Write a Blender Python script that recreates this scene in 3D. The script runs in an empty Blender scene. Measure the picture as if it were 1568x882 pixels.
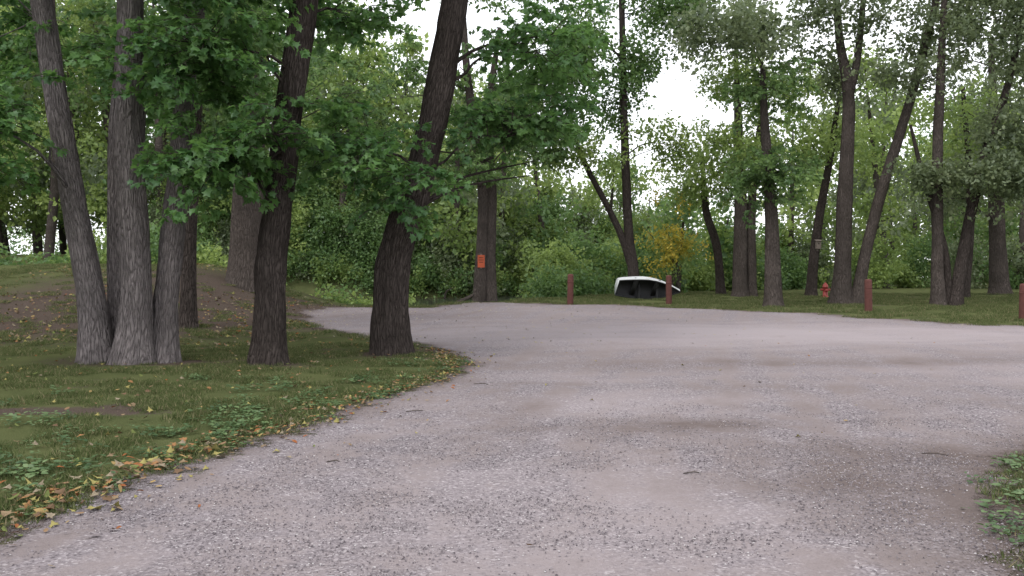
import bpy, math, random
import numpy as np
from mathutils import Vector, Matrix, noise
rng=np.random.default_rng(11); random.seed(5)
S=bpy.context.scene
D=bpy.data
S.view_settings.view_transform='Standard'; S.view_settings.look='None'
S.view_settings.exposure=0; S.view_settings.gamma=1

# ------------------------------------------------------------ node helpers
def mat(name):
    m=D.materials.new(name); m.use_nodes=True; nt=m.node_tree; nt.nodes.clear()
    out=nt.nodes.new('ShaderNodeOutputMaterial'); return m,nt,out
def N(nt,t,**kw):
    n=nt.nodes.new(t)
    for k,v in kw.items(): setattr(n,k,v)
    return n
def L(nt,a,b): nt.links.new(a,b)
def ramp(nt,fac,stops,interp='LINEAR'):
    r=nt.nodes.new('ShaderNodeValToRGB'); r.color_ramp.interpolation=interp
    e=r.color_ramp.elements
    while len(e)<len(stops): e.new(0.5)
    for i,(p,c) in enumerate(stops):
        e[i].position=p; e[i].color=(c,c,c,1) if not hasattr(c,'__len__') else (*c,1)
    L(nt,fac,r.inputs['Fac']); return r.outputs['Color']
def noi(nt,vec,scale,detail=4,rough=.55):
    n=nt.nodes.new('ShaderNodeTexNoise'); n.inputs['Scale'].default_value=scale
    n.inputs['Detail'].default_value=detail; n.inputs['Roughness'].default_value=rough
    L(nt,vec,n.inputs['Vector']); return n.outputs['Fac']
def mixc(nt,f,a,b,mode='MIX'):
    n=nt.nodes.new('ShaderNodeMix'); n.data_type='RGBA'; n.blend_type=mode
    for s,v in ((n.inputs[0],f),(n.inputs[6],a),(n.inputs[7],b)):
        if isinstance(v,(int,float)): s.default_value=v
        elif isinstance(v,tuple): s.default_value=(*v,1)
        else: L(nt,v,s)
    return n.outputs[2]
def mth(nt,op,a,b=None,clamp=False):
    n=nt.nodes.new('ShaderNodeMath'); n.operation=op; n.use_clamp=clamp
    for s,v in ((n.inputs[0],a),(n.inputs[1],b)):
        if v is None: continue
        if isinstance(v,(int,float)): s.default_value=v
        else: L(nt,v,s)
    return n.outputs[0]
def principled(nt,out,col,rough=.8,spec=.3,bump=None,bs=.5,bd=.01,metal=0):
    p=nt.nodes.new('ShaderNodeBsdfPrincipled')
    p.inputs['Roughness'].default_value=rough; p.inputs['Specular IOR Level'].default_value=spec
    p.inputs['Metallic'].default_value=metal
    if isinstance(col,tuple): p.inputs['Base Color'].default_value=(*col,1)
    else: L(nt,col,p.inputs['Base Color'])
    if bump is not None:
        b=nt.nodes.new('ShaderNodeBump'); b.inputs['Strength'].default_value=bs; b.inputs['Distance'].default_value=bd
        L(nt,bump,b.inputs['Height']); L(nt,b.outputs[0],p.inputs['Normal'])
    if out is not None: L(nt,p.outputs[0],out.inputs['Surface'])
    return p
def diffuse(nt,out,col,bump=None,bs=.5,bd=.01):
    p=nt.nodes.new('ShaderNodeBsdfDiffuse'); L(nt,col,p.inputs['Color']); p.inputs['Roughness'].default_value=.6
    if bump is not None:
        b=nt.nodes.new('ShaderNodeBump'); b.inputs['Strength'].default_value=bs; b.inputs['Distance'].default_value=bd
        L(nt,bump,b.inputs['Height']); L(nt,b.outputs[0],p.inputs['Normal'])
    if out is not None: L(nt,p.outputs[0],out.inputs['Surface'])
    return p
def attr(nt,name,kind='Fac'):
    a=nt.nodes.new('ShaderNodeAttribute'); a.attribute_name=name; return a.outputs[kind]

# ------------------------------------------------------------ materials
def leaf_mat(name,c1,c2,ct,trans=.42,vr=.7):
    m,nt,out=mat(name)
    t=attr(nt,'tint'); rn=attr(nt,'rnd')
    c=mixc(nt,t,c1,c2)
    hs=nt.nodes.new('ShaderNodeHueSaturation'); L(nt,c,hs.inputs['Color'])
    L(nt,mth(nt,'ADD',mth(nt,'MULTIPLY',rn,vr),1.0-vr/2),hs.inputs['Value'])
    L(nt,mth(nt,'ADD',mth(nt,'MULTIPLY',rn,-.03),.512),hs.inputs['Hue'])
    p=nt.nodes.new('ShaderNodeBsdfDiffuse'); L(nt,hs.outputs[0],p.inputs['Color'])
    gl=nt.nodes.new('ShaderNodeBsdfGlossy'); gl.inputs['Roughness'].default_value=.45; gl.inputs['Color'].default_value=(.9,.95,1,1)
    m0=nt.nodes.new('ShaderNodeMixShader'); m0.inputs[0].default_value=.04
    L(nt,p.outputs[0],m0.inputs[1]); L(nt,gl.outputs[0],m0.inputs[2])
    tr=nt.nodes.new('ShaderNodeBsdfTranslucent')
    L(nt,mixc(nt,.6,hs.outputs[0],ct),tr.inputs['Color'])
    mx=nt.nodes.new('ShaderNodeMixShader'); mx.inputs[0].default_value=trans
    L(nt,m0.outputs[0],mx.inputs[1]); L(nt,tr.outputs[0],mx.inputs[2]); L(nt,mx.outputs[0],out.inputs['Surface'])
    return m
M_near=leaf_mat('leaf_maple_green',(.062,.142,.045),(.11,.22,.07),(.19,.35,.075))
M_mid=leaf_mat('leaf_green',(.082,.155,.05),(.14,.228,.078),(.23,.36,.10))
M_lite=leaf_mat('leaf_light_green',(.145,.22,.062),(.235,.32,.095),(.37,.48,.13))  # leaf colours lightened a bit to stand in for haze
M_dull=leaf_mat('leaf_dull_green',(.105,.14,.072),(.165,.205,.105),(.25,.31,.14))
M_yel=leaf_mat('leaf_yellow',(.50,.39,.05),(.36,.36,.07),(.55,.46,.07))

def bark_mat(name,dark,light,bs=1.):
    m,nt,out=mat(name); v=attr(nt,'bk','Vector')
    mp=N(nt,'ShaderNodeMapping'); mp.inputs['Scale'].default_value=(1,1,.20); L(nt,v,mp.inputs['Vector'])
    wn=nt.nodes.new('ShaderNodeTexNoise'); wn.inputs['Scale'].default_value=9; wn.inputs['Detail'].default_value=3; L(nt,mp.outputs[0],wn.inputs['Vector'])
    vv=nt.nodes.new('ShaderNodeVectorMath'); vv.operation='MULTIPLY_ADD'
    L(nt,wn.outputs['Color'],vv.inputs[0]); vv.inputs[1].default_value=(.13,.13,.13); L(nt,mp.outputs[0],vv.inputs[2])
    vo=nt.nodes.new('ShaderNodeTexVoronoi'); vo.feature='DISTANCE_TO_EDGE'; vo.inputs['Scale'].default_value=19
    L(nt,vv.outputs[0],vo.inputs['Vector'])
    ridge=ramp(nt,vo.outputs['Distance'],[(0,0.),(.26,1.)])
    fine=noi(nt,mp.outputs[0],60,4,.65)
    big=noi(nt,v,1.7,3)
    c=mixc(nt,ridge,dark,light)
    c=mixc(nt,ramp(nt,fine,[(.35,0.),(.75,1.)]),c,tuple(min(1,x*1.5) for x in light))
    c=mixc(nt,ramp(nt,big,[(.35,.0),(.7,.6)]),c,tuple(x*.5 for x in light),'MIX')
    h=mth(nt,'ADD',ridge,mth(nt,'MULTIPLY',fine,.6))
    diffuse(nt,out,c,h,bs,.04); return m
B_dark=bark_mat('bark_dark',(.021,.017,.015),(.085,.07,.064))
B_lite=bark_mat('bark_grey',(.062,.053,.053),(.235,.207,.204))
B_mid=bark_mat('bark_brown',(.038,.032,.028),(.12,.10,.09))

def simple(name,col,rough=.7,spec=.3,var=.25,scale=8,bs=.2):
    m,nt,out=mat(name); tc=nt.nodes.new('ShaderNodeTexCoord')
    n=noi(nt,tc.outputs['Object'],scale,5)
    c=mixc(nt,n,tuple(x*(1-var) for x in col),tuple(min(1,x*(1+var)) for x in col))
    principled(nt,out,c,rough,spec,n,bs,.01); return m

# ------------------------------------------------------------ layout
road=np.array([(-3.3,-12),(-3.2,3),(-3.0,5.1),(-2.84,5.64),(-2.46,6.9),(-2.06,8.36),(-1.44,10.6),(-.85,12.2),(-.66,13.6),
 (-1.07,15.5),(-1.81,17.1),(-3.25,18.9),(-4.6,21.2),(-5.7,24.1),(-6.5,27),(-6.0,30.5),(-3.0,31),(-1.6,33.6),(-.4,34.3),(2.05,32.6),(4.9,31.2),
 (8.5,27.9),(10.7,23.8),(12.5,21.8),(18,18.5),(32,15.5),(32,11.6),(14,11),(9,10.2),(5.8,8.8),(4.2,7.3),(3.35,6.1),(2.85,5.0),(2.62,4.4),(2.4,3),(2.3,-12)])
def road_sd(x,y):
    x=np.asarray(x,float).ravel(); y=np.asarray(y,float).ravel()
    d=np.full(x.shape,1e9); ins=np.zeros(x.shape,bool)
    n=len(road)
    for i in range(n):
        ax,ay=road[i]; bx,by=road[(i+1)%n]
        ex,ey=bx-ax,by-ay; t=np.clip(((x-ax)*ex+(y-ay)*ey)/(ex*ex+ey*ey),0,1)
        d=np.minimum(d,np.hypot(x-ax-t*ex,y-ay-t*ey))
        c=((ay>y)!=(by>y))
        if ay!=by: ins^=c&(x<(bx-ax)*(y-ay)/(by-ay)+ax)
    return np.where(ins,d,-d)
def ss(a,b,x):
    t=np.clip((x-a)/(b-a),0,1); return t*t*(3-2*t)
def YC(x): return 44+1.3*np.maximum(0,x+3)
def H(x,y):
    x=np.asarray(x,float); y=np.asarray(y,float)
    left=1.45*ss(16,30,y)*ss(5.5,11,-x)
    yc=YC(x); c=1-ss(7,12,np.abs(y-yc))
    far=.6*ss(8,14,y-yc)
    und=.018*np.sin(x*1.3+.7*y)+.014*np.sin(y*1.9-x*.6)+.02*np.sin(x*.37+1)*np.sin(y*.41)
    return (left+far)*(1-c)-1.8*c+und
def h1(x,y): return float(H(x,y))

# ------------------------------------------------------------ mesh helpers
def mesh_obj(name,verts,faces,mats,parent=None,base=None,smooth=True,attrs=None,midx=None,link=True):
    me=D.meshes.new(name)
    me.from_pydata(np.asarray(verts,float).tolist(),[],faces if isinstance(faces,list) else faces.tolist())
    for m in (mats if isinstance(mats,list) else [mats]): me.materials.append(m)
    if smooth: me.polygons.foreach_set('use_smooth',[True]*len(me.polygons))
    if midx is not None: me.polygons.foreach_set('material_index',list(midx))
    if attrs:
        for k,v in attrs.items():
            v=np.asarray(v,float)
            if v.ndim==2:
                a=me.attributes.new(k,'FLOAT_VECTOR','POINT'); a.data.foreach_set('vector',v.ravel())
            else:
                a=me.attributes.new(k,'FLOAT','POINT'); a.data.foreach_set('value',v)
    me.update()
    o=D.objects.new(name,me)
    if link: S.collection.objects.link(o)
    if parent: attach(o,parent)
    return o
def attach(o,parent):
    o.parent=parent; o.matrix_parent_inverse=Matrix.Translation(parent.location).inverted()
def empty(name,loc):
    e=D.objects.new(name,None); e.location=loc; e.empty_display_size=.3; S.collection.objects.link(e); return e

class Geo:
    def __init__(s): s.v=[];s.f=[];s.b=[];s.n=0
    def tube(s,P,segs=8,step=.3,flare=0,lump=0,furrow=0,ph=0):
        P=np.asarray(P,float)
        Q=np.vstack([2*P[0]-P[1],P,2*P[-1]-P[-2]])
        out=[]
        for i in range(1,len(Q)-2):
            ln=np.linalg.norm(Q[i+1,:3]-Q[i,:3]); k=max(1,int(round(ln/step)))
            for j in range(k):
                t=j/k
                a,b,c,d=Q[i-1],Q[i],Q[i+1],Q[i+2]
                out.append(.5*((2*b)+(-a+c)*t+(2*a-5*b+4*c-d)*t*t+(-a+3*b-3*c+d)*t**3))
        out.append(Q[-2]); R=np.array(out); C=R[:,:3]; r=np.maximum(R[:,3],.003)
        T=np.gradient(C,axis=0); T/=np.linalg.norm(T,axis=1)[:,None]+1e-9
        ref=np.array([0,1,0.]) if abs(T[:,1]).mean()<.75 else np.array([1.,0,0])
        U=np.cross(T,ref); U/=np.linalg.norm(U,axis=1)[:,None]+1e-9; W=np.cross(T,U)
        sl=np.concatenate([[0],np.cumsum(np.linalg.norm(np.diff(C,axis=0),axis=1))])
        a=np.linspace(0,2*np.pi,segs,endpoint=False)+ph
        rr=np.repeat(r[:,None],segs,1)
        if flare: rr=rr*(1+flare*np.exp(-sl/.32)[:,None]*(1+.45*np.cos(5*a+ph*3)+.3*np.cos(3*a+ph)))
        if lump or furrow:
            for i in range(len(sl)):
                for j in range(segs):
                    ca,sa=math.cos(a[j]),math.sin(a[j]); m=1.
                    if lump: m+=lump*noise.noise((ca*1.2+ph*7,sa*1.2,sl[i]*.9))
                    if furrow: m-=furrow*(1-abs(noise.noise((ca*6*r[i]/.25+ph*9,sa*6*r[i]/.25,sl[i]*1.6)))*3)
                    rr[i,j]*=m
        V=C[:,None,:]+rr[:,:,None]*(np.cos(a)[None,:,None]*U[:,None,:]+np.sin(a)[None,:,None]*W[:,None,:])
        r0=r[0]
        bk=np.zeros_like(V); bk[:,:,0]=np.cos(a)*r0+ph*3.1; bk[:,:,1]=np.sin(a)*r0; bk[:,:,2]=sl[:,None]
        n=len(C); idx=s.n+np.arange(n*segs).reshape(n,segs)
        A=idx[:-1];B=idx[1:]
        f=np.stack([A,np.roll(A,-1,1),np.roll(B,-1,1),B],-1).reshape(-1,4)
        s.v.append(V.reshape(-1,3)); s.b.append(bk.reshape(-1,3)); s.f+=f.tolist(); s.n+=n*segs
        s.f.append(idx[-1].tolist())
        return R
    def obj(s,name,m,parent=None):
        return mesh_obj(name,np.vstack(s.v),s.f,m,parent,attrs={'bk':np.vstack(s.b)})

# ------------------------------------------------------------ instancing
_groups={}
def gn_group(coll):
    if coll.name in _groups: return _groups[coll.name]
    g=D.node_groups.new('scatter_'+coll.name,'GeometryNodeTree')
    g.interface.new_socket('Geometry',in_out='INPUT',socket_type='NodeSocketGeometry')
    g.interface.new_socket('Geometry',in_out='OUTPUT',socket_type='NodeSocketGeometry')
    gi=g.nodes.new('NodeGroupInput'); go=g.nodes.new('NodeGroupOutput')
    ci=g.nodes.new('GeometryNodeCollectionInfo'); ci.inputs['Collection'].default_value=coll
    ci.inputs['Separate Children'].default_value=True; ci.inputs['Reset Children'].default_value=True
    ip=g.nodes.new('GeometryNodeInstanceOnPoints'); ip.inputs['Pick Instance'].default_value=True
    def na(n,t):
        a=g.nodes.new('GeometryNodeInputNamedAttribute'); a.data_type=t; a.inputs['Name'].default_value=n
        return a.outputs['Attribute']
    e=g.nodes.new('FunctionNodeEulerToRotation')
    g.links.new(na('rot','FLOAT_VECTOR'),e.inputs[0]); g.links.new(e.outputs[0],ip.inputs['Rotation'])
    g.links.new(na('scl','FLOAT'),ip.inputs['Scale']); g.links.new(na('idx','INT'),ip.inputs['Instance Index'])
    g.links.new(gi.outputs[0],ip.inputs['Points']); g.links.new(ci.outputs[0],ip.inputs['Instance'])
    rz=g.nodes.new('GeometryNodeRealizeInstances')
    g.links.new(ip.outputs[0],rz.inputs[0]); g.links.new(rz.outputs[0],go.inputs[0]); _groups[coll.name]=g; return g
def scatter(name,pts,coll,tilt=.35,smin=.8,smax=1.2,parent=None,rot=None,scl=None):
    pts=np.asarray(pts,float)
    n=len(pts); me=D.meshes.new(name); me.vertices.add(n); me.vertices.foreach_set('co',pts.ravel())
    if rot is None:
        rot=np.stack([rng.normal(0,tilt,n),rng.normal(0,tilt,n),rng.uniform(0,6.283,n)],1)
    if scl is None: scl=rng.uniform(smin,smax,n)
    a=me.attributes.new('rot','FLOAT_VECTOR','POINT'); a.data.foreach_set('vector',np.asarray(rot,float).ravel())
    a=me.attributes.new('scl','FLOAT','POINT'); a.data.foreach_set('value',np.asarray(scl,float))
    a=me.attributes.new('rnd','FLOAT','POINT'); a.data.foreach_set('value',rng.random(n))
    a=me.attributes.new('idx','INT','POINT'); a.data.foreach_set('value',rng.integers(0,len(coll.objects),n).astype(np.int32))
    me.update(); o=D.objects.new(name,me); S.collection.objects.link(o)
    md=o.modifiers.new('scatter','NODES'); md.node_group=gn_group(coll)
    if parent: attach(o,parent)
    return o

# leaf shapes (x along leaf, unit length)
maple=np.array([(0,0),(.18,.30),(.05,.5),(.42,.34),(.62,.52),(.66,.22),(1.,0),(.66,-.22),(.62,-.52),(.42,-.34),(.05,-.5),(.18,-.30)])
oval=np.array([(0,0),(.3,.26),(.7,.22),(1,0),(.7,-.22),(.3,-.26)])
kite=np.array([(0,0),(.42,.34),(1,0),(.42,-.34)])
def add_leaf(V,F,T,pos,dirv,nrm,size,shape,t,fold=.12):
    d=dirv/np.linalg.norm(dirv); u=np.cross(nrm,d); u/=np.linalg.norm(u)+1e-9; w=np.cross(d,u)
    b=len(V)
    for (a,c) in shape:
        V.append(pos+size*(a*d+c*u+(-fold*a*a+fold*1.3*abs(c))*w)); T.append(t)
    n=len(shape)
    if n<=4: F.append(list(range(b,b+n)))
    else:
        V.append(pos+size*(.4*d)); T.append(t)
        for i in range(n): F.append([b+i,b+(i+1)%n,b+n])
def spray(name,m,nl=50,Ls=.75,ls=.11,shape=maple):
    V=[];F=[];T=[]; mats=[m,B_dark]; mi=[]
    def twig(p,q,r):
        b=len(V); d=(q-p)/np.linalg.norm(q-p); u=np.cross(d,[.1,.2,1]);u/=np.linalg.norm(u);w=np.cross(d,u)
        for P,R in ((p,r),(q,r*.6)):
            for k in range(3):
                V.append(P+R*(math.cos(k*2.09)*u+math.sin(k*2.09)*w)); T.append(0)
        for k in range(3): F.append([b+k,b+(k+1)%3,b+3+(k+1)%3,b+3+k]); mi.append(1)
    nodes=[]
    prev=np.zeros(3)
    for i in range(1,7):
        t=i/6; p=np.array([Ls*t,.06*math.sin(4*t)*Ls,-.30*Ls*t*t]); twig(prev,p,.006)
        for s in (-1,1):
            if rng.random()<.85:
                q=p+Ls*rng.uniform(.2,.5)*(1-.4*t)*np.array([.55,s*.8,rng.uniform(-.35,.15)])
                twig(p,q,.004)
                for k in range(3): nodes.append((p+(q-p)*rng.uniform(.25,1),q-p))
        nodes.append((p,np.array([1.,0,-.3]))); prev=p
    for i in range(nl):
        p,d=nodes[rng.integers(len(nodes))]
        d=d/np.linalg.norm(d)+rng.normal(0,.55,3)+np.array([0,0,-.45])
        nr=np.array([0,0,1.])+rng.normal(0,.38,3)
        k=len(F); add_leaf(V,F,T,p+rng.normal(0,.02,3),d,nr,ls*rng.uniform(.65,1.25),shape,rng.random(),.18); mi+= [0]*(len(F)-k)
    return mesh_obj(name,V,F,mats,smooth=False,attrs={'tint':T},midx=mi,link=False)
def blob(name,m,nl,R,ls,shape=kite,flat=.75):
    V=[];F=[];T=[]
    subs=[(rng.normal(0,.45,3)*R*np.array([1,1,flat])) for _ in range(6)]
    for i in range(nl):
        c=subs[rng.integers(6)]
        p=c+np.clip(rng.normal(0,.23,3),-.5,.5)*R
        d=rng.normal(0,1,3)+np.array([0,0,-.4])+p/R*.6; nr=np.array([0,0,.9])+rng.normal(0,.6,3)
        add_leaf(V,F,T,p,d,nr,ls*rng.uniform(.6,1.3),shape,rng.random())
    return mesh_obj(name,V,F,[m],smooth=False,attrs={'tint':T},link=False)
def coll(name,objs):
    c=D.collections.new(name)
    for o in objs: c.objects.link(o)
    return c
C_near=coll('maple_sprays',[spray('maple_spray',M_near,50) for _ in range(6)])
C_midspray=coll('green_sprays',[spray('green_spray',M_mid,75,1.0,.15,kite) for _ in range(5)])
C_mid=coll('mid_clumps',[blob('mid_clump',M_mid,100,.75,.165) for _ in range(5)])
C_dull=coll('dull_clumps',[blob('dull_clump',M_dull,100,.75,.165) for _ in range(5)])
C_lite=coll('lite_clumps',[blob('lite_clump',M_lite,100,.7,.165) for _ in range(5)])
C_yel=coll('yellow_clumps',[blob('yellow_clump',M_yel,50,.5,.15) for _ in range(3)])
C_farm=coll('far_clumps',[blob('far_clump',M_mid if i%3 else M_lite,130,1.35,.32) for i in range(6)])
C_farl=coll('far_clumps_light',[blob('far_clump_l',M_lite if i%3 else M_dull,130,1.35,.32) for i in range(6)])

# ------------------------------------------------------------ terrain
def axis(lo,hi,a,b,step,g=1.13):
    xs=list(np.arange(a,b,step)); s=step; x=xs[-1]
    while x<hi: s*=g; x+=s; xs.append(x)
    s=step; x=xs[0]; pre=[]
    while x>lo: s*=g; x-=s; pre.append(x)
    return np.array(pre[::-1]+xs)
xs=axis(-700,700,-9,13,.13,1.09); ys=axis(-300,900,3,34.5,.16,1.07)
XX,YY=np.meshgrid(xs,ys); nx,ny=len(xs),len(ys)
ZZ=H(XX,YY)
ver=np.stack([XX.ravel(),YY.ravel(),ZZ.ravel()],1)
I=np.arange(nx*ny).reshape(ny,nx)
quads=np.stack([I[:-1,:-1],I[:-1,1:],I[1:,1:],I[1:,:-1]],-1).reshape(-1,4)
sd=road_sd(XX,YY)
def ell(cx,cy,rx,ry,ang=0):
    c,s=math.cos(ang),math.sin(ang); u=(XX-cx)*c+(YY-cy)*s; v=-(XX-cx)*s+(YY-cy)*c
    return np.exp(-((u/rx)**2+(v/ry)**2))
dirt=(1.3*ell(-5.0,9.3,1.6,.22,-.1)+1.2*ell(-8.5,25,4.5,6)+.9*ell(-12,20,5,3.5)+1.1*ell(-6,14,1.4,.8)+1.*ell(-3.8,13.9,.8,.6)+1.*ell(-2.1,15.3,.9,.7)).ravel()
dirt=dirt+.8*np.exp(-np.abs(sd)/.3)+ .9*(ss(0,2,12-np.abs(YY-YC(XX)))).ravel()*(YY.ravel()<YC(XX).ravel()+7)
def fbm(X,Y,sx,sy,ang,octs,z,rough=.6):
    c,s=math.cos(ang),math.sin(ang); A=((X*c+Y*s)*sx).ravel(); B=((-X*s+Y*c)*sy).ravel()
    o=np.zeros(len(A)); tot=0
    for k in range(octs):
        f=2**k; w=rough**k; tot+=w
        o+=w*np.fromiter((noise.noise((a*f,b*f,z+k*3.1)) for a,b in zip(A,B)),float,len(A))
    return .5+.75*o/tot*1.2
dirt=dirt+.9*np.clip(fbm(XX.ravel(),YY.ravel(),.8,.8,0,3,21)-.62,0,1)*3
gm,nt,out=mat('lawn_ground')
tc=nt.nodes.new('ShaderNodeTexCoord'); ob=tc.outputs['Object']
n1=noi(nt,ob,1.1,2); n2=noi(nt,ob,18,3,.7); n3=noi(nt,ob,90,2,.7)
g=mixc(nt,ramp(nt,n1,[(.35,0.),(.65,1.)]),(.055,.07,.027),(.10,.112,.045))
g=mixc(nt,ramp(nt,n3,[(.35,0.),(.7,.7)]),g,(.13,.14,.068))
dr=mixc(nt,ramp(nt,n3,[(.3,0.),(.7,1.)]),(.05,.039,.033),(.145,.112,.093))
dm=mth(nt,'ADD',attr(nt,'dirt'),mth(nt,'MULTIPLY',mth(nt,'SUBTRACT',n2,.5),2.2))
g=mixc(nt,ramp(nt,dm,[(.35,0.),(.85,1.)]),g,dr)
diffuse(nt,out,g,n3,.8,.03)
mesh_obj('ground',ver,quads,gm,attrs={'dirt':dirt})
# road sheet
keep=(sd[quads]>-.8).any(1)
rq=quads[keep]; used=np.unique(rq); mp=np.full(nx*ny,-1); mp[used]=np.arange(len(used))
rv=ver[used].copy(); rv[:,2]+=.008
RX,RY=rv[:,0],rv[:,1]
big=fbm(RX,RY,.42,.42,0,3,0); trk=fbm(RX,RY,2.4,.22,-.22,3,5); trk2=fbm(RX,RY,.2,1.7,.2,3,9); med=fbm(RX,RY,2.3,2.3,0,2,12)
wob=fbm(RX,RY,.7,.7,0,2,31)
def gravel_mat(name,edge):
    rm,nt,out=mat(name)
    tc=nt.nodes.new('ShaderNodeTexCoord'); ob=tc.outputs['Object']
    vo=nt.nodes.new('ShaderNodeTexVoronoi'); vo.inputs['Scale'].default_value=62; L(nt,ob,vo.inputs['Vector'])
    sep=nt.nodes.new('ShaderNodeSeparateColor'); L(nt,vo.outputs['Color'],sep.inputs[0])
    fn=noi(nt,ob,130,2,.7); m2=noi(nt,ob,11,4,.75)
    stone=ramp(nt,sep.outputs[0],[(0,(.078,.068,.075)),(.3,(.162,.143,.152)),(.8,(.248,.22,.232)),(.93,(.305,.275,.284)),(1,(.46,.43,.435))])
    dust=mixc(nt,fn,(.17,.142,.14),(.28,.24,.238))
    c=mixc(nt,ramp(nt,mth(nt,'ADD',attr(nt,'dustf'),mth(nt,'MULTIPLY',m2,.4)),[(.42,.08),(.60,.95)]),stone,dust)
    c=mixc(nt,attr(nt,'palef'),c,mixc(nt,fn,(.27,.235,.242),(.365,.32,.328)))
    br=ramp(nt,mth(nt,'ADD',attr(nt,'brownf'),mth(nt,'MULTIPLY',m2,.4)),[(.47,0.),(.95,.85)])
    c=mixc(nt,br,c,mixc(nt,fn,(.082,.064,.059),(.15,.12,.11)))
    p=diffuse(nt,None,c,mth(nt,'ADD',vo.outputs['Distance'],mth(nt,'MULTIPLY',fn,.6)),.6,.012)
    if edge:
        tr=nt.nodes.new('ShaderNodeBsdfTransparent'); mx=nt.nodes.new('ShaderNodeMixShader')
        e=mth(nt,'ADD',mth(nt,'MULTIPLY',attr(nt,'sd'),2.0),mth(nt,'MULTIPLY',mth(nt,'SUBTRACT',noi(nt,ob,2.0,4,.75),.5),3.0))
        e=mth(nt,'ADD',e,mth(nt,'MULTIPLY',mth(nt,'SUBTRACT',fn,.5),1.8))
        L(nt,ramp(nt,e,[(.0,0.),(.06,1.)]),mx.inputs[0])
        L(nt,tr.outputs[0],mx.inputs[1]); L(nt,p.outputs[0],mx.inputs[2]); L(nt,mx.outputs[0],out.inputs['Surface'])
    else: L(nt,p.outputs[0],out.inputs['Surface'])
    return rm
worn=(.8*ell(1.75,8.5,1.1,.5,.2)+.55*ell(3.2,7.3,1.8,.6)+.45*ell(2.2,6.2,.9,.5)+.35*ell(0,9.5,.7,2.5)+.7*ell(3.0,5.2,1.1,1.8)+.3*ell(6,9.9,4,.5)+.45*ell(5,14.0,8,.7,.08)+.3*ell(3,11.2,4,.45,-.1)+.35*ell(-2,26,3,3)).ravel()
worn=worn+.75*np.exp(-np.clip(sd,0,9)/.28)+.3*ss(20,30,YY).ravel()*np.exp(-np.clip(sd,0,9)/2)
pale=(.95*ell(5,19.5,9,3.0)+.4*ell(.3,5.3,1.8,1.5)+.45*ell(1.2,10.0,1.2,1.)+.5*ell(9,12.4,3,1)).ravel()
worn=worn[used]; pale=pale[used]
dustf=.30*trk+.30*med; palef=np.clip((.30*big+.30*trk2+.6*pale-.27)/.6,0,1)*.88
brownf=.22*med+.25*trk+.12*trk2-.1+.60*worn
sde=sd[used]+(wob-.5)*.9*ss(14,24,RY)
midx=np.where((sd[rq]>1.3).all(1),0,1)
mesh_obj('gravel_road',rv,mp[rq],[gravel_mat('gravel',False),gravel_mat('gravel_edge',True)],midx=midx.tolist(),attrs={'sd':sde,'dustf':dustf,'palef':palef,'brownf':brownf})

# water
wx=np.linspace(-150,90,90); V=[];F=[]
for i,x in enumerate(wx):
    y=float(YC(x)); V+= [(x,y-11,-.62),(x,y+11,-.62)]
    if i: F.append([2*i-2,2*i,2*i+1,2*i-1])
wm,nt,out=mat('river_water'); tc=nt.nodes.new('ShaderNodeTexCoord')
p=principled(nt,out,(.05,.055,.042),.08,.5,noi(nt,tc.outputs['Object'],3.5,3),.15,.05)
mesh_obj('river',V,F,wm,smooth=False)

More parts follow.
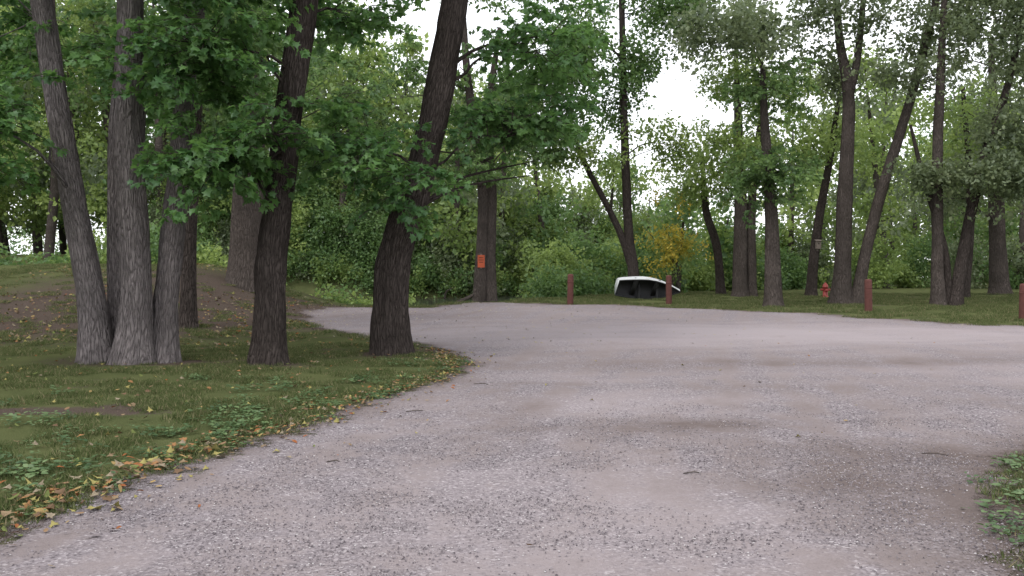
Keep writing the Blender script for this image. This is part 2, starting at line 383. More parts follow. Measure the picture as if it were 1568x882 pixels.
# ------------------------------------------------------------ trees
def make_tree(name,stems,crowns,C,bark,segs=14,step=.25,flare=.35,lump=.1,furrow=0,twigp=.4,smin=.8,smax=1.25,tilt=.3,gap=-.12,extra=()):
    bx,by=stems[0][0][0],stems[0][0][1]; base=(bx,by,h1(bx,by))
    E=empty(name,base); G=Geo(); samp=[]
    for k,st in enumerate(stems):
        P=np.array(st,float)
        if P[0,2]<=0.01: P[0,2]=h1(P[0,0],P[0,1])-.12
        R=G.tube(P,segs,step,flare=flare if st[0][2]<=.01 else 0,lump=lump,furrow=furrow,ph=k*1.7+bx)
        samp.append(R)
    samp=np.vstack(samp)
    groups={}
    for cr in crowns:
        cx,cy,cz,rx,ry,rz,n=cr[:7]; CC=cr[7] if len(cr)>7 else C
        c=np.array([cx,cy,cz]); S1=samp[samp[:,2]>min(1.9,cz)]
        hd=np.hypot(S1[:,0]-cx,S1[:,1]-cy)
        cost=np.linalg.norm(S1[:,:3]-c,axis=1)+2*np.abs(S1[:,2]-(cz-.45*hd))
        a=S1[np.argmin(cost)]
        limbs=[]
        nl=max(2,int(round(max(rx,ry,rz)*1.2)))
        for k in range(nl):
            u=rng.normal(0,1,3); u/=np.linalg.norm(u)
            tip=c+u*np.array([rx,ry,rz])*.8 if k else c
            st=S1[np.argmin(np.linalg.norm(S1[:,:3]-(a[:3]+np.array([0,0,k*.25])),axis=1))]
            ln=np.linalg.norm(tip-st[:3]); 
            if ln<.4: continue
            r0=min(st[3]*.5,.012+.009*ln)
            mid=(st[:3]+tip)/2+np.array([0,0,.10*ln])+rng.normal(0,.05,3)*ln
            q1=st[:3]*.75+tip*.25+np.array([0,0,.08*ln])+rng.normal(0,.03,3)*ln
            R=G.tube([(*st[:3],r0),(*q1,r0*.8),(*mid,r0*.6),(*tip,r0*.22)],6,.3)
            limbs.append(R)
        if not limbs: limbs=[S1]
        LS=np.vstack(limbs)
        pts=[];tries=0
        while len(pts)<n and tries<n*30:
            tries+=1
            u=rng.normal(0,1,3); u*=rng.random()**.42/np.linalg.norm(u)
            p=c+u*np.array([rx,ry,rz])
            if noise.noise(Vector(p)*.75+Vector((bx,0,0)))<gap: continue
            if p[2]<h1(p[0],p[1])+.4: continue
            pts.append(p)
            if rng.random()<twigp:
                q=LS[np.argmin(np.linalg.norm(LS[:,:3]-p,axis=1))]; ln=np.linalg.norm(p-q[:3])
                if ln>.15:
                    G.tube([(*q[:3],min(.014,q[3])),(*((q[:3]+p)/2+np.array([0,0,.08*ln])+rng.normal(0,.05,3)*ln),.009),(*p,.005)],4,.5)
        groups.setdefault(CC.name,[CC,[]])[1].extend(pts)
    G.obj('trunk_and_limbs',bark,E)
    for k,(CC,pts) in groups.items():
        if pts: scatter('foliage',pts,CC,tilt,smin,smax,E)
    return E

make_tree('maple_tree',[
 [(-6.53,13.95,0,.27),(-6.60,13.98,.7,.225),(-6.74,14,1.6,.20),(-7.13,14.1,3.66,.18),(-7.41,14.1,5.72,.16),(-7.9,14.2,9,.11),(-8.3,14.4,12,.05)],
 [(-6.30,14.35,0,.2),(-6.4,14.4,1.6,.16),(-6.42,14.5,3.7,.14),(-6.28,14.6,5.8,.12),(-6.1,15,10,.05)],
 [(-5.90,13.75,0,.27),(-5.86,13.78,.7,.235),(-5.85,13.8,1.6,.22),(-5.92,13.8,3.63,.20),(-5.88,13.8,5.66,.19),(-5.7,13.8,11,.06)],
 [(-5.60,14.05,0,.25),(-5.55,14.15,.8,.205),(-5.48,14.2,1.6,.19),(-5.3,14.2,3.1,.17),(-5.18,14.2,4.7,.16),(-5.0,14.2,5.8,.15),(-4.5,14.5,10,.06)]],
 [(-7.75,12.2,3.5,.8,1.1,1.2,70),(-8.1,15.2,5.7,1.2,1.5,1.0,40),(-4.75,13.3,4.5,.8,.8,.8,36),(-4.5,12.9,5.9,1.5,1.3,.8,56),(-6.3,15.7,5.2,1.8,1,.9,44),
  (-6.4,13,7.0,2.4,2,1.0,50),(-6.8,14,9.8,4,4,2.8,180)],C_near,B_lite,segs=36,step=.09,flare=.38,lump=.15,furrow=.05,tilt=.25,gap=-.08)
make_tree('maple_tree',[
 [(-3.84,13.85,0,.30),(-3.80,13.85,.7,.255),(-3.76,13.85,1.6,.235),(-3.66,13.85,2.4,.225),(-3.5,13.85,3.64,.21),(-3.36,13.85,4.66,.205),(-3.2,13.85,5.68,.2),(-2.8,13.9,9,.13),(-2.6,14,12,.06)]],
 [(-4.05,12.5,3.05,.85,.7,.48,42),(-3.4,12.7,3.4,.6,.6,.45,18),(-4.4,12.9,4.8,.8,1,.7,30),(-2.65,14.8,5.6,.8,1.2,.4,22),(-2.9,14.8,3.7,.5,.6,.4,14),(-3.2,13.8,9.4,3.2,3.2,2.8,130)],
 C_near,B_dark,segs=36,step=.09,flare=.22,lump=.12,furrow=.05,tilt=.25,gap=-.08)
make_tree('maple_tree',[
 [(-2.07,15.3,0,.35),(-2.1,15.3,.7,.305),(-2.04,15.3,1.6,.295),(-1.87,15.3,2.28,.285),(-1.68,15.3,2.73,.27),(-1.4,15.3,3.85,.255),(-1.17,15.3,4.98,.245),(-.98,15.3,6.1,.235),(-.5,15.3,9,.16),(-.2,15.5,13,.06)]],
 [(-2.35,14.4,3.4,.7,.8,.65,38),(-1.7,14.2,2.75,.38,.35,.38,12),(-.1,15.9,3.8,.9,.9,.65,44),(.35,16.6,3.2,.6,.7,.4,22),
  (.4,16.2,5.4,1.4,1.4,.9,50),(-1.1,15.3,9.8,3.6,3.6,3.,140)],
 C_near,B_dark,segs=36,step=.09,flare=.2,lump=.12,furrow=.055,tilt=.25,gap=-.08)
make_tree('ash_tree',[[(-7.5,20.5,0,.19),(-7.45,20.5,2,.16),(-7.3,20.5,4.6,.15),(-7.1,20.5,10,.07)]],
 [(-7.2,20.3,6.3,2,2,1.2,44),(-6.8,20,8.6,2.4,2.4,2,60)],C_midspray,B_dark)
make_tree('cottonwood_tree',[[(-8.4,28,0,.6),(-8.35,28,2,.52),(-8.2,28,6,.42),(-8,28,13,.15)]],
 [(-8.6,27.2,7,3,2,1.6,54),(-8,28,11,4,4,3.6,100),(-5.4,27,6.4,1.6,1.5,1.2,34)],C_midspray,B_mid,flare=.25)
make_tree('box_elder_tree',[[(-1.35,36,0,.30),(-1.25,36,1.6,.25),(-1.15,36,4.25,.24),(-1.5,36,6.9,.2),(-1.83,36,9.5,.15),(-2.1,36,14,.06)],
  [(-.85,36.1,0,.30),(-.9,36.1,1.6,.24),(-.85,36,4.25,.23),(-.95,36,7.4,.17),(-.5,36,11,.08)]],
 [(-2.2,34.5,5.4,1.6,1.5,1.1,34),(-.2,35,6.8,2.2,1.6,1.3,44),(-3.4,35.5,9.0,2.6,2,1.8,44),(1.4,35.5,9.3,2.2,2,1.8,46),(1.2,35.3,6.2,1.5,1.3,1.0,24),(-1.5,36,13,3.5,3,2.5,50)],C_midspray,B_mid)
make_tree('cottonwood_tree',[[(5.29,38,0,.30),(5.15,38,1.6,.23),(4.98,38,3,.20),(4.79,38,7.2,.17),(4.65,38,12.8,.12),(4.5,38,17,.05)],
  [(5.12,38,1.4,.17),(4.5,38,3.1,.14),(3.25,38,5.5,.12),(2.4,38,7.2,.1),(.6,38,8.7,.05)]],
 [(3,37.5,6.2,1.6,1.3,1.,20,C_lite),(1.6,37.5,8.4,1.8,1.5,1.2,28),(3.0,38,10.6,2.2,1.8,2.,56),(6.3,37.5,6.4,1.6,1.4,1.0,20,C_lite),(4.6,38.3,8.2,1.0,1.,1.2,14),(5.4,38,10,1.1,1.3,1.3,20),(6.2,38,12.4,2.2,1.5,1.4,38),(4.6,38,16,3,3,2,30)],C_mid,B_dark)
make_tree('willow_tree',[[(9.9,42,0,.22),(9.7,42,2.2,.2),(9.15,42,4.1,.17),(9,42,6.5,.08)]],[(8.8,41.6,5.4,1.8,1.5,1.3,30)],C_lite,B_dark)
make_tree('cottonwood_tree',[[(10.28,40,0,.34),(10.28,40,4.5,.28),(10.1,40,9,.15),(10,40,12,.07)],[(10.85,40.2,0,.25),(10.8,40,4.5,.2),(11.3,40,9,.1)]],
 [(10.4,39.6,6.5,2.4,2,1.6,46),(10.6,40,9.6,2,2,1.6,36),(9.0,39,12,2.6,1.8,1.4,42,C_dull)],C_lite,B_mid)
make_tree('box_elder_tree',[[(9.15,31,0,.31),(9.1,31,1.6,.26),(9.04,31,3.4,.22),(8.8,31,6.2,.15),(8.7,31,8.4,.09)]],
 [(8.85,30.7,5.0,1.15,1.1,1.7,58),(8.6,30.8,7.6,1.3,1.2,1.2,36),(7.4,30,9.2,1.8,1.4,.9,32,C_dull)],C_midspray,B_mid)
make_tree('ash_tree',[[(13.5,40,0,.25),(13.6,40,1.6,.22),(13.9,40,4,.19),(14.3,40,6.3,.15),(14.8,40,10,.06)]],
 [(14.2,39.7,6.8,2,1.8,1.4,30),(13,40,9.2,1.8,1.8,1.4,22)],C_lite,B_dark)
make_tree('cottonwood_tree',[[(12.4,33.4,0,.40),(12.45,33.4,1.6,.31),(12.5,33.4,4.06,.28),(12.6,33.4,7.75,.22),(12.2,33.4,10.2,.15),(11.9,33.4,15,.06)],
  [(12.58,33.4,7.5,.15),(12.95,33.4,9.5,.13),(13.3,33.4,14,.05)]],
 [(12,33.8,8.6,1.3,1.0,.8,14),(11.2,33,10.8,2.2,1.6,1.1,24),(13.6,33,10.6,1.6,1.4,1,14),(12.3,33.4,14,3.5,3,2,40)],C_dull,B_mid)
make_tree('cottonwood_tree',[[(12.95,33.3,0,.27),(13.2,33.3,1.6,.21),(13.8,33.3,4.06,.2),(14.9,33.3,7.75,.17),(15.8,33.3,11.4,.12),(16.4,33.3,15,.05)]],
 [(15.4,33.6,9.2,1.3,1.,.8,10),(16.6,33.4,11,2,1.6,1.2,20),(16,33.4,14,3,3,2,36)],C_dull,B_mid)
make_tree('willow_tree',[[(15.4,32,0,.26),(15.35,32,1.6,.21),(15.3,32,4,.19),(15.3,32,6.3,.17),(15.45,32,11,.1),(15.5,32,14,.05)]],
 [(15.4,31.5,4.6,1.5,1.3,.7,20),(14.6,31.9,8.3,1.4,1.2,.8,12),(17,31.6,10.2,2,2,1.4,28)],C_dull,B_mid)
make_tree('willow_tree',[[(15.97,32,0,.24),(16.25,32,1.8,.2),(16.9,32,5.1,.17),(17.8,32,8,.12),(18.6,32,12,.05)],[(15.8,32.1,0,.16),(15.6,32,2,.12),(14.8,32,4.6,.09),(14.3,32,6.5,.05)]],
 [(17.2,31,4.4,1.4,1.3,.9,30),(18.2,31.5,6.6,1.8,1.6,1.4,34),(18.5,32,9.5,2.4,2,1.6,40)],C_dull,B_dark)
make_tree('cottonwood_tree',[[(23.1,42,0,.46),(23,42,2,.38),(22.8,42,6,.3),(22.5,42,12,.12)]],
 [(22.5,41,6.6,3,2,1.6,44),(22.8,42,10.5,4,3,2.4,54),(20.2,41,4.6,1.6,1.4,1,20)],C_dull,B_mid)
make_tree('ash_tree',[[(19.4,38,0,.2),(19.6,38,4,.16),(19.2,38,9,.08)]],[(19.4,38,7.4,2.2,2,2,40)],C_lite,B_dark)

# ------------------------------------------------------------ distant woods
E=empty('distant_trees',(0,70,0)); G=Geo(); fm=[];fl=[]; placed=[]
cands=[]
for _ in range(5000):
    x=rng.uniform(-75,75); y=rng.uniform(34,105)
    if abs(x/y)>.68: continue
    yc=float(YC(x))
    if abs(y-yc)<11.5: continue
    if y<yc:
        if x<-12: pass
        elif x>13 and y>52+abs(rng.normal(0,3)): pass
        elif 2<x<=13 and y>43.5+x*.2: pass
        else: continue
    if x<-12 and y<35.5: continue
    cands.append((x,y))
cands.sort(key=lambda c:c[1])
for x,y in cands:
    if any((x-a)**2+(y-b)**2<4.5**2 for a,b in placed): continue
    if len(placed)>=92: break
    placed.append((x,y))
for x,y in placed:
    s=x/y
    if s<-.2: Ht=rng.uniform(15,22)
    elif s<.04: Ht=rng.uniform(11,15.5)
    elif s<.24: Ht=rng.uniform(6.5,10) if y>60 else rng.uniform(4,7.5)
    else: Ht=rng.uniform(9,14.5)
    Ht*= .75+.25*y/65
    z0=h1(x,y); lean=rng.normal(0,.08,2)*Ht; r0=.10+.012*Ht
    G.tube([(x,y,z0-.1,r0),(x+lean[0]*.3,y,z0+Ht*.35,r0*.8),(x+lean[0],y+lean[1],z0+Ht*.95,.04)],7,1.2,ph=x)
    n=int(8+Ht*Ht*.17); W=Ht*.24+.8
    dst=fl if rng.random()<.66 else fm
    k=0
    while k<n:
        t=rng.random(); prof=math.sin(math.pi*min(1,(t*.9+.12)))**.6
        a=rng.uniform(0,6.28); rr=W*prof*rng.random()**.5
        p=(x+lean[0]*t+rr*math.cos(a),y+lean[1]*t+rr*math.sin(a),z0+Ht*(.14+.84*t))
        k+=1
        if noise.noise(Vector(p)*.33)<-.12: continue
        dst.append(p)
for x in np.arange(-88,95,1.5):
    for k in range(3): fm.append((x+rng.normal(0,.6),118+rng.normal(0,1.5),1+rng.uniform(0,5)))
for y in np.arange(36,118,2.2):
    for sx in (-1,1):
        for k in range(3): fm.append((sx*(y*.74+3)+rng.normal(0,.6),y,1.2+rng.uniform(0,4.5)))
G.obj('trunks',B_mid,E)
scatter('foliage_green',fm,C_farm,.5,.75,1.2,E); scatter('foliage_light',fl,C_farl,.5,.75,1.2,E)

E=empty('riverbank_shrubs',(0,45,0)); a1=[];a2=[];a3=[]
def shrub(x,y,hh,r,dst):
    z0=max(h1(x,y),-.6); n=int(6*r*hh)+4
    for _ in range(n):
        a=rng.uniform(0,6.28); q=rng.random()**.5*r; t=rng.random()
        dst.append((x+q*math.cos(a)*(1-.4*t),y+q*math.sin(a)*(1-.4*t),z0+.3+t*hh))
for x in np.arange(-24,14,.8):
    y=float(YC(x))
    pal=[a2,a3,a2,a1] if x<-3 else [a1,a2,a1,a3]  # darker greens on the left stand in for deep shadow by the water
    shrub(x+rng.normal(0,.3),y+rng.uniform(9.6,10.3),rng.uniform(.4,1.2),rng.uniform(.7,1.0),pal[rng.integers(4)])
    shrub(x+rng.normal(0,.4),y+rng.uniform(10.2,11.4),rng.uniform(1.5,4.),rng.uniform(.9,1.4),pal[rng.integers(4)])
    shrub(x+rng.normal(0,.4),y+rng.uniform(12,14),rng.uniform(3,5.5),rng.uniform(1.2,1.8),pal[rng.integers(4)])
for x in np.arange(-9.6,-4.4,.7):   # weeds on the near bank beyond the crest
    shrub(x,35.6+rng.uniform(-.5,.8),rng.uniform(.1,.5),rng.uniform(.5,.8),[a2,a1][rng.integers(2)])
for x in np.arange(1.6,18,.75):
    y=min(float(YC(x))-9.5,45+x*.4)
    shrub(x+rng.normal(0,.3),y+rng.uniform(-1.5,.5),rng.uniform(.6,1.8),rng.uniform(.7,1.2),[a1,a2][rng.integers(2)])
    shrub(x+rng.normal(0,.3),y+rng.uniform(1.5,3),rng.uniform(1.5,3.6),rng.uniform(.9,1.5),[a1,a2,a1][rng.integers(3)])
for x in np.arange(17,42,.95):
    shrub(x,53+rng.uniform(-2,2),rng.uniform(.8,2.6),rng.uniform(.9,1.5),[a1,a3,a2][rng.integers(3)])
for x in np.arange(-30,-9.5,.8):
    shrub(x,34.2+rng.uniform(-.8,1.5),rng.uniform(.4,2.2),rng.uniform(.8,1.3),[a1,a2,a1][rng.integers(3)])
scatter('light_shrubs',a1,C_lite,.5,.8,1.3,E); scatter('green_shrubs',a2,C_mid,.5,.8,1.3,E); scatter('dull_shrubs',a3,C_dull,.5,.8,1.3,E)
E=empty('yellow_shrub',(7.4,41.2,0)); G=Geo()
for k in range(6): G.tube([(7.4,41.2,h1(7.4,41)-.05,.04),(7.4+rng.normal(0,.4),41.2,1.6,.025),(7.4+rng.normal(0,.8),41,3.2,.01)],5,.4)
G.obj('stems',B_mid,E)
scatter('leaves',[(7.3+rng.normal(0,.75),41+rng.normal(0,.5),2.4+rng.normal(0,.7)) for _ in range(30)],C_yel,.5,.8,1.2,E)
scatter('green_leaves',[(7.5+rng.normal(0,.8),41.3+rng.normal(0,.4),1.8+rng.normal(0,.7)) for _ in range(10)],C_lite,.5,.7,1.0,E)

# ------------------------------------------------------------ grass, litter, stones
def colmat(name,stops,rough=.8,trans=0):
    m,nt,out=mat(name); c=ramp(nt,attr(nt,'tint'),stops,'CONSTANT' if not trans else 'LINEAR')
    p=nt.nodes.new('ShaderNodeBsdfDiffuse'); L(nt,c,p.inputs['Color'])
    if trans:
        t=nt.nodes.new('ShaderNodeBsdfTranslucent'); L(nt,c,t.inputs['Color']); mx=nt.nodes.new('ShaderNodeMixShader'); mx.inputs[0].default_value=trans
        L(nt,p.outputs[0],mx.inputs[1]); L(nt,t.outputs[0],mx.inputs[2]); L(nt,mx.outputs[0],out.inputs['Surface'])
    else: L(nt,p.outputs[0],out.inputs['Surface'])
    return m
M_grass=colmat('grass_blades',[(0,(.058,.082,.03)),(.5,(.10,.128,.048)),(.8,(.155,.165,.078)),(1,(.28,.24,.14))],.6,.3)
def tuft(n,R,h):
    V=[];F=[];T=[]
    for i in range(n):
        a=rng.uniform(0,6.28); q=R*rng.random()**.5; x,y=q*math.cos(a),q*math.sin(a)
        b=rng.uniform(0,6.28); w=.004; hh=h*rng.uniform(.5,1.3); l=rng.normal(0,.55,2)*hh; t=rng.random(); k=len(V)
        V+=[(x-w*math.cos(b),y-w*math.sin(b),0),(x+w*math.cos(b),y+w*math.sin(b),0),(x+l[0],y+l[1],hh)]
        F+=[[k,k+1,k+2]]; T+=[t]*3
    return mesh_obj('tuft',V,F,[M_grass],smooth=False,attrs={'tint':T},link=False)
C_gr=coll('grass_tufts',[tuft(110,.17,.045) for _ in range(5)])
M_weed=leaf_mat('weed_leaf',(.065,.115,.045),(.115,.175,.075),(.15,.22,.07),.25)
def weed():
    V=[];F=[];T=[]
    for i in range(16):
        a=rng.uniform(0,6.28); p=np.array([rng.normal(0,.05),rng.normal(0,.05),rng.uniform(.02,.06)])
        add_leaf(V,F,T,p,np.array([math.cos(a),math.sin(a),.25]),np.array([0,0,1.])+rng.normal(0,.2,3),rng.uniform(.03,.06),oval,rng.random())
    return mesh_obj('weed',V,F,[M_weed],smooth=False,attrs={'tint':T},link=False)
C_weed=coll('weeds',[weed() for _ in range(4)])
def pts_in(n,x0,x1,y0,y1,cond):
    x=rng.uniform(x0,x1,n); y=rng.uniform(y0,y1,n); s=road_sd(x,y); k=cond(x,y,s)
    x,y=x[k],y[k]; return np.stack([x,y,H(x,y)],1)
def thin(p,thr,sc=1.3):
    return np.array([q for q in p if noise.noise((q[0]*sc,q[1]*sc,3.3))>thr+rng.normal(0,.12)])
g1=thin(pts_in(4800,-9.5,0,3.5,17,lambda x,y,s:(s<-.04)&(np.abs(x/y)<.68)&~((np.abs(y-9.3)<.2)&(x<-4))),-.08)
g2=thin(pts_in(4200,-16,-1,17,32,lambda x,y,s:(s<-.1)&(np.abs(x/y)<.65)&(rng.random(len(x))>.75*np.exp(-((x+9)/4.5)**2-((y-25)/6)**2))),-.03)
g3=pts_in(900,2.3,6,3,9,lambda x,y,s:(s<.0)&(np.abs(x/y)<.75))
g4=thin(pts_in(6500,-3,28,21,44,lambda x,y,s:(s<.25)&(y<YC(x)-10)&(x/y<.65)&(y>x*.6)),-.1)
gp=np.vstack([g1,g2,g3,g4]); sc=np.concatenate([rng.uniform(.7,1.2,len(g1)),rng.uniform(1,1.6,len(g2)),rng.uniform(.7,1.2,len(g3)),rng.uniform(1.1,1.9,len(g4))])
scatter('grass',gp,C_gr,.08,scl=sc)
w=thin(pts_in(3200,-7,1,4,14,lambda x,y,s:(s<.05)&(s>-1.3)),.05,2.)
w3=pts_in(200,2.4,5,4,8,lambda x,y,s:(s<.1))
w2=thin(pts_in(1200,-9,-1,6,12,lambda x,y,s:(s<-.5)),.2,1.)
scatter('weeds',np.vstack([w,w2,w3]),C_weed,.1,.6,1.3)

def leafset(LC,nm):
    lo=[]
    for i,c in enumerate(LC):
        m,nt,out=mat('%s_%d'%(nm,i)); diffuse(nt,out,mixc(nt,attr(nt,'tint'),tuple(x*.6 for x in c),tuple(x*1.0 for x in c)))
        V=[];F=[];T=[]
        add_leaf(V,F,T,np.array([-.5,0,.12]),np.array([1.,0,0]),np.array([0,.15,1.]),1.,maple if i%2==0 else oval,.5,rng.uniform(-.4,.3))
        lo.append(mesh_obj(nm,V,F,[m],smooth=False,attrs={'tint':rng.random(len(T))},link=False))
    return coll(nm,lo)
C_fl=leafset([(.32,.17,.08),(.38,.27,.12),(.33,.29,.11),(.34,.13,.055),(.34,.28,.20),(.17,.20,.07),(.17,.11,.07),(.26,.17,.10),(.29,.21,.13)],'fallen_leaf')
C_fp=leafset([(.42,.37,.30),(.36,.30,.24),(.40,.35,.21),(.32,.25,.18)],'dry_pale_leaf')
def lsc(n,lo_,hi): return rng.uniform(lo_,hi,n)
f1=pts_in(24000,-4.5,0,4,16,lambda x,y,s:(rng.random(len(s))<.58*np.exp(-np.abs(s+.12)/.18)))
f7=pts_in(900,-4.2,-2.3,4.5,8.2,lambda x,y,s:(rng.random(len(s))<.8*np.exp(-np.abs(s+.25)/.25)))
f2=pts_in(1200,-10,0,4,18,lambda x,y,s:(s<0))
f3=pts_in(220,-4,10,4,18,lambda x,y,s:(s>.1)&(rng.random(len(s))<.3))
f5=thin(pts_in(3600,-15,-4,17,31,lambda x,y,s:(s<0)),-.05,.4)
fp=np.vstack([f1,f7,f2,f3,f5]); fp[:,2]+=.03
fs=np.concatenate([lsc(len(f1),.025,.065),lsc(len(f7),.05,.10),lsc(len(f2),.03,.075),lsc(len(f3),.025,.06),lsc(len(f5),.05,.1)])
fp[:,2]-=np.where(road_sd(fp[:,0],fp[:,1])>.1,.014,0)
scatter('fallen_leaves',fp,C_fl,.25,scl=fs)
f4=thin(pts_in(3400,-7,9,17,34,lambda x,y,s:(s>-.6)&(rng.random(len(s))<.2+.6*np.exp(-np.abs(s)/1.2))&(x<2+rng.exponential(3,len(x)))),-.2,.5)
f6=pts_in(2200,0,18,18,33,lambda x,y,s:(rng.random(len(s))<.6*np.exp(-np.abs(s)/.4)))
fp=np.vstack([f4,f6]); fp[:,2]+=.004
scatter('dry_leaves',fp,C_fp,.06,scl=lsc(len(fp),.04,.08))
M_st=colmat('gravel_stone',[(0,(.10,.086,.093)),(.3,(.178,.157,.165)),(.65,(.248,.22,.232)),(.92,(.44,.415,.415))],.85)
def stones(n,R):
    V=[];F=[];T=[]
    for i in range(n):
        a=rng.uniform(0,6.28); q=R*rng.random()**.5; s=.003+.0055*rng.random()**2.5; b=len(V)
        P=np.array([(1,0,0),(-1,0,0),(0,1,0),(0,-1,0),(0,0,.7)])*s*rng.uniform(.6,1.4,(5,3))+rng.normal(0,.15*s,(5,3))
        an=rng.uniform(0,3.14); c,s2=math.cos(an),math.sin(an); P=P@np.array([[c,s2,0],[-s2,c,0],[0,0,1]])
        V+= (P+np.array([q*math.cos(a),q*math.sin(a),.001])).tolist(); T+=[rng.random()]*5
        F+=[[b+x,b+y,b+z] for x,y,z in ((0,2,4),(2,1,4),(1,3,4),(3,0,4))]
    return mesh_obj('stones',V,F,[M_st],smooth=False,attrs={'tint':T},link=False)
C_st=coll('stones_c',[stones(90,.22) for _ in range(5)])
st=pts_in(2600,-4,6,3.6,10,lambda x,y,s:(s>.0)&(rng.random(len(s))<np.clip(1.3-(y-4)*.17,.1,1))); st[:,2]+=.008
st=thin(st,-.02,.9)
scatter('gravel_stones',st,C_st,.0,.8,1.3)
G=Geo()
for (x,y,l,a) in [(1.35,6.6,.14,.2),(3.5,7.3,.2,-.4),(-1.05,9.5,.2,.5),(-1.4,6.9,.1,.3),(-.4,11.4,.2,2.9)]:
    c,s=math.cos(a)*l/2,math.sin(a)*l/2
    G.tube([(x-c,y-s,h1(x,y)+.014,.004),(x+.02,y+.02,h1(x,y)+.02,.005),(x+c,y+s,h1(x,y)+.012,.003)],6,.06)
G.obj('fallen_twigs',B_mid)

# ------------------------------------------------------------ objects
M_post=simple('post_wood_red_brown',(.10,.04,.034),.8,.2,.4,14,.5)
def lathe(G,x,y,z,prof,segs=16):
    b=G.n; a=np.linspace(0,2*np.pi,segs,endpoint=False)
    V=np.array([[x+r*math.cos(t),y+r*math.sin(t),z+zz] for r,zz in prof for t in a]); n=len(prof)
    idx=b+np.arange(n*segs).reshape(n,segs); A=idx[:-1];B=idx[1:]
    G.f+=np.stack([A,np.roll(A,-1,1),np.roll(B,-1,1),B],-1).reshape(-1,4).tolist(); G.f.append(idx[-1].tolist()); G.v.append(V); G.b.append(V*0); G.n+=n*segs
for k,(x,y,hh,tl) in enumerate([(2.13,32.4,1.12,.01),(5.88,33.2,1.08,-.02),(10.95,27.2,1.0,.03),(13.92,24.1,1.0,0)]):
    G=Geo(); lathe(G,0,0,-.2,[(.118,0),(.115,.25),(.112,.2+hh*.5),(.11,hh+.14),(.10,hh+.18),(.075,hh+.2),(.0,hh+.205)])
    lathe(G,0,0,hh*.72,[(.1115,0),(.119,.008),(.119,.03),(.1115,.04)])
    o=G.obj('wooden_post',M_post); o.location=(x,y,h1(x,y)); o.rotation_euler=(0,tl,k)

M_wh=simple('boat_white_hull',(.55,.56,.57),.4,.5,.12,3,.05); M_in=simple('boat_interior_shade',(.04,.04,.042),.6,.3,.3,5,.1)  # shadow inside the boat is painted in as a dark grey
def hull(off):
    st=[];L0=2.7
    for i in range(19):
        t=i/18; x=(t-.5)*L0
        b=.56*(1-max(0,(t-.4)/.6)**2.0)*(.74+.26*min(1,t/.4)**.7)-off; dpt=.50*(1-.5*abs(2*t-.75)**2.0/1.56*1.3)-off
        b=max(b,.01); dpt=max(dpt,.05)
        st.append([(x*(1-off*.6/1.35),b*math.copysign(abs(math.cos(a))**.9,math.cos(a)),-dpt*math.sin(a) if math.sin(a)>0 else 0) for a in np.linspace(0,math.pi,17)])
    return np.array(st)
z0=h1(5.65,36.6)
E=empty('rowing_boat',(5.65,36.6,z0+.40))
Ho,Hi=hull(0),hull(.03); V=np.vstack([Ho.reshape(-1,3),Hi.reshape(-1,3)]); F=[];mi=[]
n=17
for k,o0 in enumerate((0,19*17)):
    for i in range(18):
        for j in range(16):
            q=[o0+i*n+j,o0+i*n+j+1,o0+(i+1)*n+j+1,o0+(i+1)*n+j]; F.append(q if k else q[::-1]); mi.append(k)
    F.append([o0+j for j in range(17)]); mi.append(k)
hl=mesh_obj('hull',V,F,[M_wh,M_in],midx=mi)
G=Geo()
for j in (0,16): G.tube([(*(Ho[i,j]+np.array([0,0,.005])),.022) for i in range(0,19,2)],8,.3)
gw=G.obj('gunwale',M_in)
G=Geo()
for i in (5,11):
    y0=Ho[i,0,1]; x0=Ho[i,0,0]
    b=G.n; P=np.array([(x0+a,yy,z) for a in (-.1,.1) for yy in (-abs(y0)+.02,abs(y0)-.02) for z in (-.14,-.11)]); G.v.append(P); G.b.append(P*0); G.n+=8
    G.f+=[[b+0,b+1,b+3,b+2],[b+4,b+6,b+7,b+5],[b+0,b+4,b+5,b+1],[b+2,b+3,b+7,b+6],[b+0,b+2,b+6,b+4],[b+1,b+5,b+7,b+3]]
th=G.obj('seats',M_in)
for o in (hl,gw,th): o.parent=E
E.rotation_euler=(math.radians(133),math.radians(4),math.radians(8))
G=Geo()
for xx in (5.25,6.0):
    G.tube([(xx,36.82,z0-.15,.06),(xx+.02,36.82,z0+.4,.055),(xx,36.82,z0+.66,.05)],10,.2,lump=.2)
G.obj('log_prop',M_in)
M_red=simple('hydrant_red_paint',(.26,.04,.035),.5,.4,.25,9,.1)
G=Geo(); lathe(G,0,0,0,[(.16,0),(.16,.04),(.11,.05),(.105,.42),(.13,.43),(.13,.47),(.115,.48),(.10,.55),(.06,.60),(.03,.61),(.03,.65),(0,.655)])
for s in (-1,1): G.tube([(s*.09,0,.33,.045),(s*.17,0,.33,.045),(s*.175,0,.33,.055),(s*.20,0,.33,.055)],10,.05)
G.tube([(0,-.09,.30,.06),(0,-.17,.30,.06),(0,-.175,.30,.07),(0,-.20,.30,.07)],10,.05)
o=G.obj('fire_hydrant',M_red); o.location=(13.75,38.9,h1(13.75,38.9))
def box(V,F,c,s):
    b=len(V); cx,cy,cz=c; sx,sy,sz=[q/2 for q in s]
    for dx in (-1,1):
        for dy in (-1,1):
            for dz in (-1,1): V.append((cx+dx*sx,cy+dy*sy,cz+dz*sz))
    F+=[[b,b+1,b+3,b+2],[b+4,b+6,b+7,b+5],[b,b+4,b+5,b+1],[b+2,b+3,b+7,b+6],[b,b+2,b+6,b+4],[b+1,b+5,b+7,b+3]]
M_bw=simple('birdhouse_wood',(.18,.15,.13),.85,.1,.2,12,.3); M_bk=simple('hole_shade',(.01,.01,.01),.9,.1)
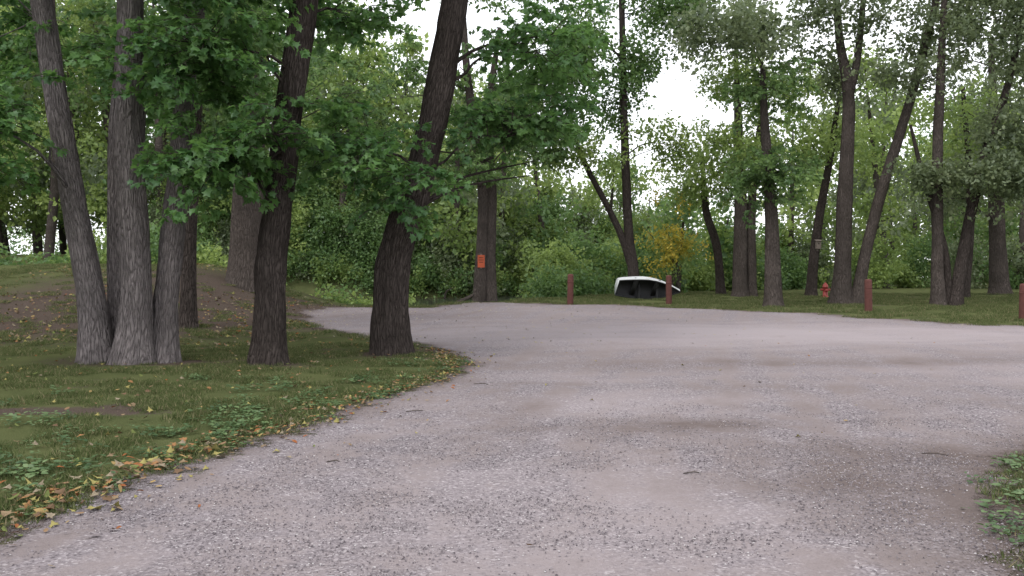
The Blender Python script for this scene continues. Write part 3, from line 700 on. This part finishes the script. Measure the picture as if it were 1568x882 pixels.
V=[];F=[]; box(V,F,(0,0,.2),(.24,.2,.4)); box(V,F,(0,.115,.2),(.1,.03,.62))
b=len(V); V+=[(-.16,-.16,.405),(.16,-.16,.405),(.16,.14,.47),(-.16,.14,.47),(-.16,-.16,.43),(.16,-.16,.43),(.16,.14,.495),(-.16,.14,.495)]
F+=[[b,b+3,b+2,b+1],[b+4,b+5,b+6,b+7],[b,b+1,b+5,b+4],[b+1,b+2,b+6,b+5],[b+2,b+3,b+7,b+6],[b+3,b,b+4,b+7]]
ob_=len(F); b=len(V); V+=[(.035*math.cos(a),-.103,.27+.035*math.sin(a)) for a in np.linspace(0,6.283,13)[:-1]]; F.append(list(range(b,b+12)))  # flat black disc: the entrance hole's shade is painted on
o=mesh_obj('birdhouse',V,F,[M_bw,M_bk],smooth=False,midx=[0]*ob_+[1]); o.location=(13.68,39.66,2.15); o.scale=(.85,.85,.85)
M_or=simple('sign_orange',(.42,.085,.035),.5,.3,.15,4,.02); M_or2=simple('sign_dark_print',(.10,.03,.02),.6,.2,.1)
V=[];F=[]; box(V,F,(0,0,0),(.28,.02,.5)); nb=len(F)
for zz,wd in ((.14,.18),(.05,.2),(-.04,.16)): box(V,F,(0,-.0125,zz),(wd,.004,.03))
n2=len(F); box(V,F,(0,.05,.0),(.06,.08,.6))
o=mesh_obj('orange_sign',V,F,[M_or,M_or2,M_bw],smooth=False,midx=[0]*nb+[1]*(n2-nb)+[2]*(len(F)-n2)); o.location=(-1.24,35.66,1.6)
G=Geo(); G.tube([(-3.6,34.3,h1(-3.6,34.3)+.08,.12),(-2.8,34.2,h1(-2.8,34.2)+.12,.11),(-2.1,34.3,h1(-2.1,34.3)+.18,.1),(-1.5,34.6,.3,.05)],12,.12,lump=.3)
G.tube([(-2.6,34.2,.15,.04),(-2.5,34.0,.45,.03),(-2.2,33.9,.6,.012)],6,.1)
G.obj('driftwood_log',B_mid)

# ------------------------------------------------------------ light & sky: bright high overcast
el,az=math.radians(52),math.radians(215)
w=D.worlds.new('World'); S.world=w; w.use_nodes=True; nt=w.node_tree; nt.nodes.clear()
sky=nt.nodes.new('ShaderNodeTexSky'); sky.sky_type='NISHITA'; sky.sun_disc=False; sky.sun_elevation=el; sky.sun_rotation=az
sky.dust_density=4; sky.air_density=1.0
tc=nt.nodes.new('ShaderNodeTexCoord')
cl=noi(nt,tc.outputs['Generated'],2.2,5,.6)
cloud=mixc(nt,cl,(11.2,11.5,12.1),(14.5,14.6,15))
mixs=mixc(nt,.88,sky.outputs[0],cloud)
bg=nt.nodes.new('ShaderNodeBackground'); bg.inputs['Strength'].default_value=.15
wo=nt.nodes.new('ShaderNodeOutputWorld'); L(nt,mixs,bg.inputs['Color']); L(nt,bg.outputs[0],wo.inputs[0])
sl=D.lights.new('sun','SUN'); sl.energy=1.35; sl.angle=math.radians(16); sl.color=(1,.97,.92)
so=D.objects.new('sun',sl); S.collection.objects.link(so)
dv=Vector((math.sin(az)*math.cos(el),math.cos(az)*math.cos(el),math.sin(el)))
so.rotation_euler=dv.to_track_quat('Z','Y').to_euler(); so.location=dv*60

cam=D.cameras.new('camera'); cam.sensor_width=36; cam.lens=18/math.tan(math.radians(30)); cam.clip_end=2500; cam.clip_start=.05
co=D.objects.new('camera',cam); S.collection.objects.link(co); co.location=(0,0,1.6)
co.rotation_euler=(math.radians(90-1.73),0,0); S.camera=co
